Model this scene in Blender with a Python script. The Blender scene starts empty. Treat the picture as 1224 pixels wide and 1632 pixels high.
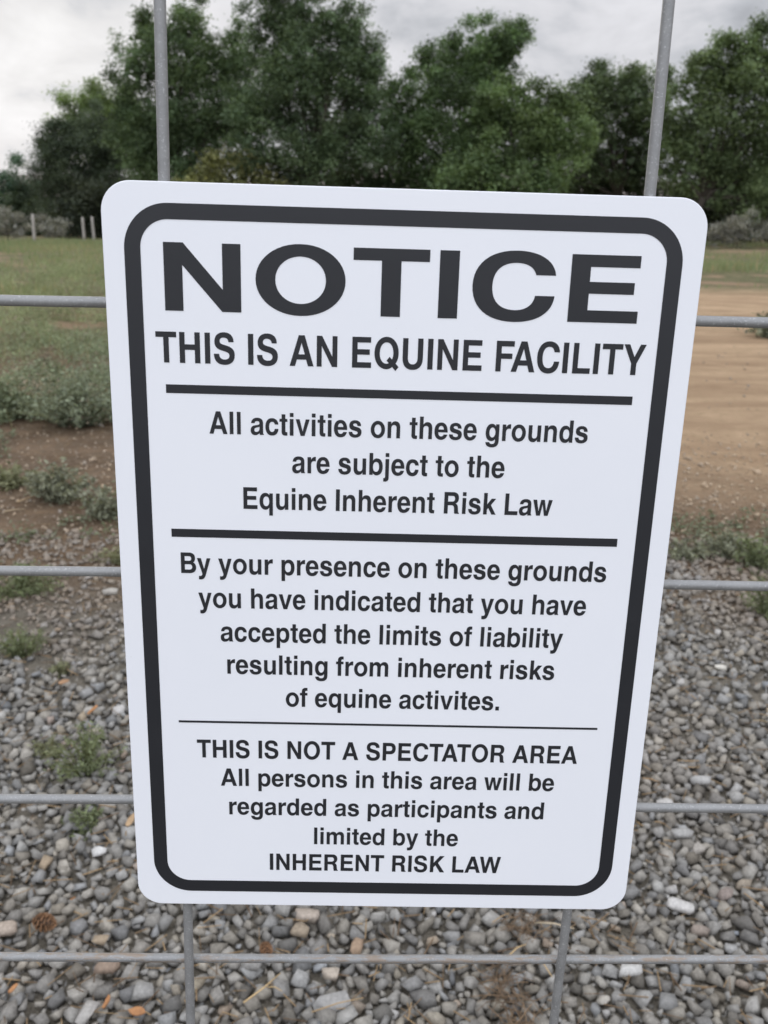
import bpy, bmesh, math, random
import numpy as np
from mathutils import Vector, Matrix

PI = math.pi
scn = bpy.context.scene
COL = scn.collection
rng = np.random.default_rng(7)
random.seed(7)

# ------------------------------------------------------------------ camera
CAM_H, F, CX, CY = 1.25, 1480.0, 612.0, 816.0
PITCH, ROLL = math.radians(17.618), math.radians(0.5)
ROT = Matrix.Rotation(PI / 2 - PITCH, 3, 'X') @ Matrix.Rotation(ROLL, 3, 'Z')
cam = bpy.data.cameras.new('camera')
camo = bpy.data.objects.new('camera', cam)
COL.objects.link(camo)
camo.matrix_world = Matrix.Translation((0, 0, CAM_H)) @ ROT.to_4x4()
cam.sensor_fit = 'VERTICAL'
cam.sensor_height = 24.0
cam.sensor_width = 18.0
cam.lens = 24.0 * F / 1632
cam.clip_start, cam.clip_end = 0.02, 5000
cam.dof.use_dof = True
cam.dof.focus_distance = 0.455
cam.dof.aperture_fstop = 13.5
scn.camera = camo

# ------------------------------------------------------------------ sky, sun, exposure
SUN_EL, SUN_AZ = math.radians(14), math.radians(-20)      # behind the clouds, ahead and to the left
scn.view_settings.view_transform = 'Standard'
scn.view_settings.look = 'None'
scn.view_settings.exposure = 0.0
scn.view_settings.gamma = 1.0
scn.render.film_transparent = False

world = bpy.data.worlds.new('World')
scn.world = world
world.use_nodes = True


class NT:
    def __init__(self, tree):
        self.t = tree
        tree.nodes.clear()

    def n(self, kind, **kw):
        nd = self.t.nodes.new(kind)
        for k, v in kw.items():
            if k.startswith('i_'):
                nd.inputs[k[2:].replace('_', ' ')].default_value = v
            else:
                setattr(nd, k, v)
        return nd

    def l(self, a, b):
        self.t.links.new(a, b)

    def val(self, sock, v):
        if isinstance(v, (int, float)):
            sock.default_value = v
        elif isinstance(v, (tuple, list)):
            sock.default_value = v
        else:
            self.l(v, sock)

    def math(self, op, a, b=0.0, c=None, clamp=False):
        nd = self.n('ShaderNodeMath', operation=op, use_clamp=clamp)
        self.val(nd.inputs[0], a)
        self.val(nd.inputs[1], b)
        if c is not None:
            self.val(nd.inputs[2], c)
        return nd.outputs[0]

    def noise(self, vec, scale, detail=4, rough=.55, dist=0.0):
        nd = self.n('ShaderNodeTexNoise')
        nd.inputs['Scale'].default_value = scale
        nd.inputs['Detail'].default_value = detail
        nd.inputs['Roughness'].default_value = rough
        nd.inputs['Distortion'].default_value = dist
        if vec is not None:
            self.l(vec, nd.inputs['Vector'])
        return nd.outputs[0]

    def ramp(self, fac, stops):
        nd = self.n('ShaderNodeValToRGB')
        e = nd.color_ramp.elements
        while len(e) < len(stops):
            e.new(.5)
        for s, (p, c) in zip(e, stops):
            s.position = p
            s.color = (c, c, c, 1) if isinstance(c, (int, float)) else (*c, 1)
        self.l(fac, nd.inputs[0])
        return nd.outputs[0]

    def mix(self, fac, a, b, mode='MIX'):
        nd = self.n('ShaderNodeMix', data_type='RGBA', blend_type=mode)
        self.val(nd.inputs[0], fac)
        for s, v in ((nd.inputs[6], a), (nd.inputs[7], b)):
            if isinstance(v, (tuple, list)):
                v = (*v[:3], 1)
            self.val(s, v)
        return nd.outputs[2]

    def smooth(self, x, a, b):
        nd = self.n('ShaderNodeMapRange', interpolation_type='SMOOTHSTEP')
        self.val(nd.inputs[0], x)
        nd.inputs[1].default_value = a
        nd.inputs[2].default_value = b
        return nd.outputs[0]


SKYZ = 14.6


def build_sky():
    w = NT(world.node_tree)
    out = w.n('ShaderNodeOutputWorld')
    tc = w.n('ShaderNodeTexCoord')
    d = tc.outputs['Generated']
    sep = w.n('ShaderNodeSeparateXYZ')
    w.l(d, sep.inputs[0])
    sky = w.n('ShaderNodeTexSky', sky_type='NISHITA', sun_disc=False)
    sky.sun_elevation = SUN_EL
    sky.sun_rotation = SUN_AZ
    bg1 = w.n('ShaderNodeBackground')
    w.l(sky.outputs[0], bg1.inputs[0])
    bg1.inputs[1].default_value = 0.08

    def dot(v):
        nd = w.n('ShaderNodeVectorMath', operation='DOT_PRODUCT')
        w.l(d, nd.inputs[0])
        nd.inputs[1].default_value = Vector(v).normalized()
        return nd.outputs['Value']
    # overcast layer seen in perspective: the direction divided by its height
    zz = w.math('MAXIMUM', w.math('ADD', sep.outputs[2], .38), .08)
    cmb = w.n('ShaderNodeCombineXYZ')
    w.l(w.math('DIVIDE', sep.outputs[0], zz), cmb.inputs[0])
    w.l(w.math('DIVIDE', sep.outputs[1], zz), cmb.inputs[1])
    cmb.inputs[2].default_value = SKYZ
    n1 = w.noise(cmb.outputs[0], 1.9, 6, .55, .35)
    n2 = w.noise(cmb.outputs[0], 4.6, 5, .55, .4)
    nn = w.math('ADD', w.math('MULTIPLY', n1, .55), w.math('MULTIPLY', n2, .45))
    cl = w.ramp(nn, [(.38, .46), (.45, .64), (.51, .80), (.57, .89), (.66, 1.0)])
    back = w.smooth(dot((.1, -.9, .45)), -.25, .85)  # extra brightness added to the unseen sky behind the camera, lighting the sign face
    glow = w.math('POWER', w.math('MAXIMUM', dot((-.31, .93, .155)), 0), 90)
    glow2 = w.math('POWER', w.math('MAXIMUM', dot((-.36, .95, .07)), 0), 260)
    zen = w.smooth(sep.outputs[2], .38, .95)  # overhead sky brightened out of view to lift the light on the ground
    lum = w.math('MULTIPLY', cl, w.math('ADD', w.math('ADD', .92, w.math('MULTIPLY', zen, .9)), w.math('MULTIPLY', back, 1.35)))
    lum = w.math('ADD', lum, w.math('MULTIPLY', glow, .05))
    lum = w.math('ADD', lum, w.math('MULTIPLY', glow2, .06))
    bg2 = w.n('ShaderNodeBackground')
    tint = w.mix(w.math('MULTIPLY', glow, .9, clamp=True), (.950, .952, 1.0), (.99, .99, 1))
    tint = w.mix(w.smooth(nn, .54, .42), tint, (.90, .93, 1.0))
    tint = w.mix(back, tint, (.94, .975, 1.07))
    w.l(tint, bg2.inputs[0])
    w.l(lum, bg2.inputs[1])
    mx = w.n('ShaderNodeMixShader')
    mx.inputs[0].default_value = .985
    w.l(bg1.outputs[0], mx.inputs[1])
    w.l(bg2.outputs[0], mx.inputs[2])
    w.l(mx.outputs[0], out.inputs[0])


build_sky()
sun = bpy.data.lights.new('sun', 'SUN')
sun.energy = 0.5
sun.angle = math.radians(35)
sun.color = (1, .95, .88)
suno = bpy.data.objects.new('sun', sun)
COL.objects.link(suno)
sd = Vector((math.sin(SUN_AZ) * math.cos(SUN_EL), math.cos(SUN_AZ) * math.cos(SUN_EL), math.sin(SUN_EL)))
suno.rotation_euler = sd.to_track_quat('Z', 'Y').to_euler()
suno.location = (0, 0, 20)


# ------------------------------------------------------------------ helpers
def ray(px, py):
    return ROT @ Vector(((px - CX) / F, (CY - py) / F, -1))


def at(px, py, Y):
    """point of the view ray through a photo pixel at distance Y ahead"""
    d = ray(px, py)
    return Vector((0, 0, CAM_H)) + d * (Y / d.y)


def gnd(px, py, z=0.0):
    d = ray(px, py)
    return Vector((0, 0, CAM_H)) + d * ((z - CAM_H) / d.z)


def tag(o, label=None, cat=None, group=None, kind=None):
    for k, v in (('label', label), ('category', cat), ('group', group), ('kind', kind)):
        if v:
            o[k] = v
    return o


def empty(name, loc, label, cat, group=None, rz=0.0):
    o = bpy.data.objects.new(name, None)
    o.location = loc
    o.rotation_euler.z = rz
    o.empty_display_size = .1
    COL.objects.link(o)
    return tag(o, label, cat, group)


def link(name, me, mat, parent=None):
    o = bpy.data.objects.new(name, me)
    COL.objects.link(o)
    if mat is not None:
        me.materials.append(mat)
    if parent is not None:
        o.parent = parent
    return o


def arr_mesh(name, V, Fc, cols=None, smooth=False):
    """mesh from numpy arrays: V (n,3), Fc (m,k); cols = per-vertex rgb"""
    V = np.asarray(V, np.float32)
    Fc = np.asarray(Fc, np.int32)
    me = bpy.data.meshes.new(name)
    m, k = Fc.shape
    me.vertices.add(len(V))
    me.vertices.foreach_set('co', V.ravel())
    me.loops.add(m * k)
    me.loops.foreach_set('vertex_index', Fc.ravel())
    me.polygons.add(m)
    me.polygons.foreach_set('loop_start', np.arange(0, m * k, k, dtype=np.int32))
    me.polygons.foreach_set('loop_total', np.full(m, k, np.int32))
    if smooth:
        me.polygons.foreach_set('use_smooth', np.ones(m, bool))
    if cols is not None:
        a = me.attributes.new('tone', 'FLOAT_COLOR', 'POINT')
        c = np.ones((len(V), 4), np.float32)
        c[:, :3] = cols
        a.data.foreach_set('color', c.ravel())
    me.update(calc_edges=True)
    me.validate()
    return me


def vnoise(x, y, s, seed=0):
    """cheap smooth 2-D noise in about -1..1"""
    r = np.random.default_rng(seed)
    v = np.zeros_like(x)
    for i in range(7):
        a = r.uniform(0, 2 * PI)
        f = r.uniform(.5, 2.2) * s
        v = v + np.sin((x * math.cos(a) + y * math.sin(a)) * f + r.uniform(0, 6.28)) / 3.2
    return v


def material(name):
    m = bpy.data.materials.new(name)
    m.use_nodes = True
    w = NT(m.node_tree)
    out = w.n('ShaderNodeOutputMaterial')
    b = w.n('ShaderNodeBsdfPrincipled')
    w.l(b.outputs[0], out.inputs[0])
    return m, w, b, out


def tone_mat(name, rough=.85, bump=0.0, bscale=200, spec=.3, mottle=.25, mscale=80):
    """colour from the mesh's own per-item tone, broken up by a fine noise"""
    m, w, b, out = material(name)
    at_ = w.n('ShaderNodeAttribute', attribute_name='tone')
    tc = w.n('ShaderNodeTexCoord')
    nz = w.noise(tc.outputs['Object'], mscale, 5, .65)
    k = w.ramp(nz, [(.3, 1 - mottle), (.7, 1 + mottle)])
    w.l(w.mix(1.0, at_.outputs[0], k, 'MULTIPLY'), b.inputs['Base Color'])
    b.inputs['Roughness'].default_value = rough
    b.inputs['Specular IOR Level'].default_value = spec
    if bump:
        bp = w.n('ShaderNodeBump')
        bp.inputs['Strength'].default_value = bump
        bp.inputs['Distance'].default_value = .002
        w.l(w.noise(tc.outputs['Object'], bscale, 4, .6), bp.inputs['Height'])
        w.l(bp.outputs[0], b.inputs['Normal'])
    return m


def leaf_mat(name, trans=.3, rough=.6):
    m = bpy.data.materials.new(name)
    m.use_nodes = True
    w = NT(m.node_tree)
    out = w.n('ShaderNodeOutputMaterial')
    a = w.n('ShaderNodeAttribute', attribute_name='tone')
    b = w.n('ShaderNodeBsdfPrincipled')
    b.inputs['Roughness'].default_value = rough
    b.inputs['Specular IOR Level'].default_value = .25
    w.l(a.outputs[0], b.inputs['Base Color'])
    t = w.n('ShaderNodeBsdfTranslucent')
    w.l(w.mix(1.0, a.outputs[0], (1.25, 1.3, .8), 'MULTIPLY'), t.inputs[0])
    mx = w.n('ShaderNodeMixShader')
    mx.inputs[0].default_value = trans
    w.l(b.outputs[0], mx.inputs[1])
    w.l(t.outputs[0], mx.inputs[2])
    w.l(mx.outputs[0], out.inputs[0])
    return m


def tube(pts, rad, seg=10):
    """tapered tube along points: arrays V, F (quads, open ends closed by a pinch ring)"""
    pts = [Vector(p) for p in pts]
    n = len(pts)
    if isinstance(rad, (int, float)):
        rad = [rad] * n
    V, Fq = [], []
    prev = None
    for i in range(n):
        d = (pts[min(i + 1, n - 1)] - pts[max(i - 1, 0)]).normalized()
        if prev is None:
            u = d.orthogonal().normalized()
        else:
            u = (prev - d * prev.dot(d)).normalized()
        prev = u
        v = d.cross(u)
        for k in range(seg):
            a = 2 * PI * k / seg
            V.append(pts[i] + (u * math.cos(a) + v * math.sin(a)) * rad[i])
    for i in range(n - 1):
        for k in range(seg):
            k2 = (k + 1) % seg
            Fq.append((i * seg + k, i * seg + k2, (i + 1) * seg + k2, (i + 1) * seg + k))
    # caps
    c0 = len(V)
    V.append(pts[0])
    V.append(pts[-1])
    for k in range(0, seg, 2):
        Fq.append((c0, (k + 2) % seg, k + 1, k))
        b = (n - 1) * seg
        Fq.append((c0 + 1, b + k, b + k + 1, b + (k + 2) % seg))
    return np.array([tuple(v) for v in V]), np.array(Fq)


def join(parts):
    V, Fq, o = [], [], 0
    for v, f in parts:
        V.append(v)
        Fq.append(f + o)
        o += len(v)
    return np.concatenate(V), np.concatenate(Fq)


# ------------------------------------------------------------------ the ground
def ground_height(x, y):
    h = .012 * vnoise(x, y, 1.1, 3) + .05 * vnoise(x, y, .25, 5) * np.clip((y - 3) / 8, 0, 1)
    return h * np.clip((np.hypot(x, y) - .5) / 2, .25, 1)


def axis(lim_a, lim_b, fine_a, fine_b, step):
    mid = np.arange(fine_a, fine_b + 1e-6, step)
    lo, hi = [], []
    s, p = step, fine_a
    while p > lim_a:
        s *= 1.22
        p -= s
        lo.append(max(p, lim_a))
    s, p = step, fine_b
    while p < lim_b:
        s *= 1.22
        p += s
        hi.append(min(p, lim_b))
    return np.concatenate([lo[::-1], mid, hi])


def build_ground():
    xs = axis(-900, 900, -6, 6, .12)
    ys = axis(-300, 1400, -.5, 10, .12)
    X, Y = np.meshgrid(xs, ys)
    Z = ground_height(X, Y)
    nx, ny = len(xs), len(ys)
    V = np.stack([X.ravel(), Y.ravel(), Z.ravel()], 1)
    i = np.arange(nx * ny).reshape(ny, nx)
    Fq = np.stack([i[:-1, :-1], i[:-1, 1:], i[1:, 1:], i[1:, :-1]], -1).reshape(-1, 4)
    me = arr_mesh('ground', V, Fq, smooth=True)
    m, w, b, out = material('earth')
    tc = w.n('ShaderNodeTexCoord')
    P = tc.outputs['Object']
    sep = w.n('ShaderNodeSeparateXYZ')
    w.l(P, sep.inputs[0])
    x, y = sep.outputs[0], sep.outputs[1]
    nA = w.noise(P, .55, 6, .6, .3)
    nB = w.noise(P, 3.5, 6, .65)
    nC = w.noise(P, 40, 5, .7)
    nD = w.noise(P, 13, 6, .7, .3)
    wob = w.math('MULTIPLY', w.math('SUBTRACT', nA, .5), 2.4)
    yw = w.math('ADD', y, wob)
    # brown soil under and around the gravel
    soil = w.mix(w.smooth(nB, .35, .68), (.135, .09, .056), (.285, .197, .125))
    soil = w.mix(w.smooth(nD, .40, .66), soil, (.20, .148, .10))
    soil = w.mix(w.smooth(nC, .48, .72), soil, (.27, .21, .155))
    bed = w.mix(w.smooth(nD, .38, .66), (.19, .17, .135), (.285, .255, .205))
    soil = w.mix(w.smooth(yw, 3.2, 2.5), soil, bed)
    # tan worn track, streaked along x
    mp = w.n('ShaderNodeMapping')
    mp.inputs['Scale'].default_value = (.55, 1.5, 1)
    w.l(P, mp.inputs[0])
    nS = w.noise(mp.outputs[0], 1.0, 8, .68, 1.2)
    tan = w.mix(w.smooth(nS, .32, .7), (.385, .258, .158), (.65, .465, .295))
    tan = w.mix(w.smooth(nD, .48, .72), tan, (.46, .33, .20))
    tan = w.mix(w.smooth(nC, .55, .8), tan, (.5, .37, .235))
    # weedy turf
    turf = w.mix(w.smooth(nB, .38, .65), (.135, .135, .07), (.235, .205, .115))
    turf = w.mix(w.smooth(nA, .50, .60), turf, (.33, .235, .15))
    # where the track is: right of a line, 3.9 m to 17 m out
    side = w.math('SUBTRACT', x, w.math('MULTIPLY', y, .13))
    side = w.math('ADD', side, w.math('MULTIPLY', w.math('SUBTRACT', nA, .5), 2.0))
    track = w.math('MULTIPLY', w.smooth(side, -.8, .6),
                   w.math('MULTIPLY', w.smooth(yw, 3.5, 5.0), w.smooth(yw, 19.5, 16.0)))
    far = w.smooth(yw, 7.0, 10.5)
    col = w.mix(far, soil, turf)
    col = w.mix(track, col, tan)
    w.l(col, b.inputs['Base Color'])
    b.inputs['Roughness'].default_value = .95
    b.inputs['Specular IOR Level'].default_value = .12
    bp = w.n('ShaderNodeBump')
    bp.inputs['Strength'].default_value = .9
    bp.inputs['Distance'].default_value = .06
    w.l(w.math('ADD', w.math('ADD', nC, nD), w.math('MULTIPLY', nB, 1.5)), bp.inputs['Height'])
    w.l(bp.outputs[0], b.inputs['Normal'])
    o = link('ground', me, m)
    tag(o, 'bare brown and tan earth with patchy turf behind the gravel', 'ground', kind='structure')


build_ground()


def gz(x, y):
    return float(ground_height(np.array([x]), np.array([y]))[0])


def build_hills():
    xs = np.linspace(-1100, 1100, 120)
    rows = []
    for j, (dy, k) in enumerate(((0, 0), (60, .45), (140, .85), (220, 1.0), (420, .5), (600, 0))):
        hgt = 34 + 9 * np.sin(xs / 170 + 1.3) + 5 * np.sin(xs / 61) + 2.5 * np.sin(xs / 23 + j)
        rows.append(np.stack([xs, np.full_like(xs, 640 + dy), -2 + hgt * k], 1))
    V = np.concatenate(rows)
    n = len(xs)
    i = np.arange(len(V)).reshape(-1, n)
    Fq = np.stack([i[:-1, :-1], i[:-1, 1:], i[1:, 1:], i[1:, :-1]], -1).reshape(-1, 4)
    m, w, b, out = material('hillside')
    tc = w.n('ShaderNodeTexCoord')
    w.l(w.mix(w.noise(tc.outputs['Object'], .03, 6, .6), (.16, .13, .12), (.27, .23, .2)), b.inputs['Base Color'])
    b.inputs['Roughness'].default_value = 1
    o = link('hills', arr_mesh('hills', V, Fq, smooth=True), m)
    tag(o, 'low bare grey brown hills on the horizon', 'hills', kind='structure')


build_hills()

# ------------------------------------------------------------------ gravel (nobody could count it)
def hull_variant(r, npts, flat):
    bm = bmesh.new()
    for i in range(npts):
        v = r.normal(size=3)
        v /= np.abs(v).max() ** .75 * np.linalg.norm(v) ** .25
        if i < 8 and npts < 20:
            v = np.array([1 if i & 1 else -1, 1 if i & 2 else -1, 1 if i & 4 else -1]) * r.uniform(.32, 1.0, 3)
        v *= r.uniform(.85, 1.0)
        bm.verts.new((v[0], v[1], v[2]))
    res = bmesh.ops.convex_hull(bm, input=bm.verts[:])
    junk = [e for e in res['geom_interior'] if isinstance(e, bmesh.types.BMVert)]
    bmesh.ops.delete(bm, geom=junk, context='VERTS')
    bmesh.ops.triangulate(bm, faces=bm.faces[:])
    bm.verts.index_update()
    V = np.array([v.co[:] for v in bm.verts])
    Fq = np.array([[v.index for v in f.verts] for f in bm.faces])
    bm.free()
    V -= V.mean(0)
    V /= np.abs(V).max(0)
    V *= .5 * np.array([1, r.uniform(.66, .95), flat])
    return V, Fq


HR = np.random.default_rng(21)
HULLS = [hull_variant(HR, int(HR.integers(7, 11)), HR.uniform(.5, .85)) for _ in range(36)]


def rand_rot(n, r, tilt=.6):
    yaw = r.uniform(0, 2 * PI, n)
    ax = r.normal(0, tilt, n)
    ay = r.normal(0, tilt, n)
    cz, sz, cx, sx, cy, sy = np.cos(yaw), np.sin(yaw), np.cos(ax), np.sin(ax), np.cos(ay), np.sin(ay)
    Z = np.zeros(n)
    O = np.ones(n)
    Rz = np.stack([cz, -sz, Z, sz, cz, Z, Z, Z, O], 1).reshape(n, 3, 3)
    Rx = np.stack([O, Z, Z, Z, cx, -sx, Z, sx, cx], 1).reshape(n, 3, 3)
    Ry = np.stack([cy, Z, sy, Z, O, Z, -sy, Z, cy], 1).reshape(n, 3, 3)
    return Rz @ Rx @ Ry


def stone_tones(n, r, dust, y):
    """grey crushed rock, some warm, some bluish, few pale or rusty"""
    g = np.clip(r.normal(.222, .055, n), .10, .42)
    warm = r.normal(.06, .03, n)
    c = np.stack([g * (1 + warm), g * 1.012, g * (1 - 1.45 * warm)], 1)
    k = r.random(n)
    tanm = k < .022
    c[tanm] = (r.uniform(.75, 1.25, n)[:, None] * np.stack([.29 + .03 * r.random(n), .245 + .02 * r.random(n), .185 + .035 * r.random(n)], 1))[tanm]
    pale = k > .99
    c[pale] = (r.uniform(.3, .5, n)[:, None] * np.array([1, .97, .92]))[pale]
    d = dust[:, None]
    return c * (1 - d) + np.where((y > 3.6)[:, None], np.array([.40, .30, .2]), np.array([.25, .2, .15])) * d


MAT_STONE = tone_mat('crushed_rock', .9, .6, 320, .22, .26, 140)


def build_gravel():
    r = np.random.default_rng(11)
    def packed(x0, x1, y0, y1, tries, mean, sig, gap):
        """stones dropped one by one, largest first, none inside another"""
        d = np.sort(np.clip(r.lognormal(math.log(mean), sig, tries), .007, .031))[::-1]
        px, py = r.uniform(x0, x1, tries), r.uniform(y0, y1, tries)
        cell, grid, out = .032, {}, []
        for X, Y, D in zip(px.tolist(), py.tolist(), d.tolist()):
            i, j = int(X // cell), int(Y // cell)
            ok = True
            for a_ in (i - 1, i, i + 1):
                for b_ in (j - 1, j, j + 1):
                    for (qx, qy, qd) in grid.get((a_, b_), ()):
                        m_ = gap * (D + qd)
                        if (qx - X) ** 2 + (qy - Y) ** 2 < m_ * m_:
                            ok = False
                            break
                    if not ok:
                        break
                if not ok:
                    break
            if ok:
                grid.setdefault((i, j), []).append((X, Y, D))
                out.append((X, Y, D))
        return np.array(out)

    top = packed(-1.75, 1.75, .55, 3.6, 130000, .0142, .34, .43)
    low = packed(-1.75, 1.75, .55, 3.6, 50000, .0155, .22, .40)
    P, D0, Z0 = [top[:, :2], low[:, :2]], [top[:, 2], low[:, 2]], [np.zeros(len(top)), np.full(len(low), -.009)]
    for x0, x1, y0, y1, s, mean in ((-3.2, 3.2, .2, 3.9, .03, .021), (-2.6, 3.0, 3.2, 5.6, .042, .016), (-2.4, 2.8, 2.5, 5.4, .026, .010),
                                    (.2, 4.2, 4.0, 9.5, .085, .018)):
        gx, gy = np.meshgrid(np.arange(x0, x1, s), np.arange(y0, y1, s))
        n = gx.size
        q = np.stack([gx.ravel() + r.normal(0, s * .33, n), gy.ravel() + r.normal(0, s * .33, n)], 1)
        if s == .03:
            q = q[np.abs(q[:, 0]) > 1.7]
        n = len(q)
        P.append(q)
        D0.append(np.clip(r.lognormal(math.log(mean), .3, n), .006, .04))
        Z0.append(np.zeros(n))
    P, D0, Z0 = np.concatenate(P), np.concatenate(D0), np.concatenate(Z0)
    x, y = P.T
    edge = 2.78 + .14 * x + .22 * vnoise(x, y, 2.6, 1) + .16 * vnoise(x, y, 7, 2)
    p = 1 / (1 + np.exp((y - edge) / .24))
    thin = .6 * np.exp(-np.maximum(y - edge, 0) / 1.1) + .06 * (y > 4)
    patch = np.exp(-(((x - 1.02) / .20) ** 2 + ((y - 2.33) / .13) ** 2)) * (.55 + .5 * vnoise(x, y, 16, 9))
    patch += .8 * np.exp(-(((x + 1.25) / .3) ** 2 + ((y - 2.62) / .16) ** 2))
    p = np.clip(np.maximum(p, thin) * (1 - .85 * np.clip(patch, 0, 1)), 0, 1)
    keep = r.random(len(P)) < p
    x, y = x[keep], y[keep]
    n = len(x)
    over = np.clip((y - edge[keep] + .1) / .5, 0, 1)
    dia = D0[keep] * 1.13
    dia *= 1 - .3 * over * r.random(n)
    z = ground_height(x, y) + np.where(Z0[keep] < 0, Z0[keep] * (1 - over) + dia * .2, dia * .26 + r.uniform(0, .005, n) * (1 - over))
    dust = np.clip(.75 * over * r.uniform(.5, 1.1, n) + .10 * r.random(n) + .38 * np.clip(vnoise(x, y, 3.2, 4), 0, 1) * np.clip((y - 1.3) / 1.2, .25, 1), 0, .9)
    tone = stone_tones(n, r, dust, y)
    R = rand_rot(n, r, .6)
    which = r.integers(0, len(HULLS), n)
    sc = np.stack([dia * r.uniform(.98, 1.3, n), dia * r.uniform(.9, 1.1, n), dia * r.uniform(.8, 1.15, n)], 1)
    Vs, Fs, Cs, off = [], [], [], 0
    for k, (hv, hf) in enumerate(HULLS):
        idx = np.nonzero(which == k)[0]
        if not len(idx):
            continue
        v = hv[None] * sc[idx][:, None, :]
        v = np.einsum('nij,nkj->nki', R[idx], v)
        v += np.stack([x[idx], y[idx], z[idx]], 1)[:, None, :]
        m_ = len(hv)
        f = hf[None] + (np.arange(len(idx)) * m_)[:, None, None] + off
        Vs.append(v.reshape(-1, 3))
        Fs.append(f.reshape(-1, 3))
        Cs.append(np.repeat(tone[idx], m_, 0))
        off += len(idx) * m_
    o = link('gravel', arr_mesh('gravel', np.concatenate(Vs), np.concatenate(Fs), np.concatenate(Cs)), MAT_STONE)
    tag(o, 'loose grey crushed stone gravel covering the ground behind the fence', 'gravel', kind='stuff')


build_gravel()

MAT_STRAW = tone_mat('dry_straw', .7, 0, 100, .3, .2, 300)


def build_litter():
    """dry needle and straw crumbs lying on soil and stones"""
    r = np.random.default_rng(5)
    n = 5200
    y = .9 + 4.6 * r.random(n) ** 1.25
    x = r.uniform(-.62, .62, n) * (y + .8)
    L = r.uniform(.012, .055, n)
    wd = r.uniform(.0006, .0014, n)
    a = r.uniform(0, 2 * PI, n)
    base = ground_height(x, y) + np.where(y < 2.9, .021, .007)
    up = r.normal(0, .12, n)
    d = np.stack([np.cos(a), np.sin(a), up], 1) * L[:, None] * .5
    s = np.stack([-np.sin(a), np.cos(a), np.zeros(n)], 1) * wd[:, None]
    c = np.stack([x, y, base], 1)
    u = np.zeros((n, 3))
    u[:, 2] = wd * 1.3
    V = np.stack([c - d - s, c - d + s, c - d + u, c + d - s, c + d + s, c + d + u], 1).reshape(-1, 3)
    o6 = (np.arange(n) * 6)[:, None]
    Fq = np.concatenate([o6 + np.array([0, 1, 4, 3]), o6 + np.array([1, 2, 5, 4]), o6 + np.array([2, 0, 3, 5])])
    k = r.random((n, 1))
    C = np.array([.13, .085, .05]) * (1 - k) + np.array([.36, .25, .135]) * k
    o = link('plant_litter', arr_mesh('plant_litter', V, Fq, np.repeat(C, 6, 0)), MAT_STRAW)
    tag(o, 'scattered crumbs of dry straw and needles on the gravel and soil', 'litter', kind='stuff')


build_litter()

# ------------------------------------------------------------------ foliage
MAT_LEAF = leaf_mat('tree_leaves', .32)
MAT_WEED = leaf_mat('weed_leaves', .25, .75)
MAT_GRASS = leaf_mat('grass_blades', .3, .7)


def bark():
    m, w, b, out = material('bark')
    tc = w.n('ShaderNodeTexCoord')
    w.l(w.mix(w.noise(tc.outputs['Object'], 7, 5, .6), (.03, .025, .02), (.085, .07, .055)), b.inputs['Base Color'])
    b.inputs['Roughness'].default_value = .95
    return m


MAT_BARK = bark()


def leaves(C, size, r, tone, up=.35, aspect=.5):
    """kite-shaped leaves at points C (n,3): V, F, colours"""
    n = len(C)
    d = r.normal(size=(n, 3))
    d[:, 2] = d[:, 2] * .6 - .15
    d /= np.linalg.norm(d, axis=1)[:, None]
    nn = r.normal(size=(n, 3))
    nn[:, 2] += up * 2
    s = np.cross(d, nn)
    s /= np.linalg.norm(s, axis=1)[:, None] + 1e-9
    L = (size * r.uniform(.65, 1.35, n))[:, None]
    W = L * aspect * r.uniform(.7, 1.2, n)[:, None]
    V = np.stack([C - d * L * .5, C + s * W * .5 - d * L * .05, C + d * L * .5, C - s * W * .5 - d * L * .05], 1)
    Fq = (np.arange(n) * 4)[:, None] + np.arange(4)
    return V.reshape(-1, 3), Fq, np.repeat(tone, 4, 0)


def crown_points(lobes, r, per_m2, cluster, spread):
    """lobes: (centre, radius vector); leaf points grouped on boughs so the outline stays uneven"""
    pts, key = [], []
    kid = 0
    for c, rad in lobes:
        rm = float(np.mean(rad))
        nb = int(max(3, 5.0 * rm * rm + 3))
        d = r.normal(size=(nb, 3))
        d /= np.linalg.norm(d, axis=1)[:, None]
        rr = r.uniform(.25, 1.0, nb) ** .55
        bc = np.array(c) + d * np.array(rad) * rr[:, None] * r.uniform(.72, 1.02, nb)[:, None]
        br = np.minimum(rm * .5, .55 + .25 * rm) * r.uniform(.5, 1.05, nb)
        for b0, b1 in zip(bc, br):
            nt = int(max(6, per_m2 * 4 * b1 * b1))
            e = r.normal(size=(nt, 3))
            e /= np.linalg.norm(e, axis=1)[:, None]
            t = b0 + e * b1 * (r.random(nt) ** .45)[:, None] * np.array([1, 1, .8])
            q = np.repeat(t, cluster, 0) + r.normal(0, spread, (nt * cluster, 3)) * np.array([1, 1, .75])
            pts.append(q)
            key.append(np.full(len(q), kid))
            kid += 1
    return np.concatenate(pts), np.concatenate(key), kid


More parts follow.
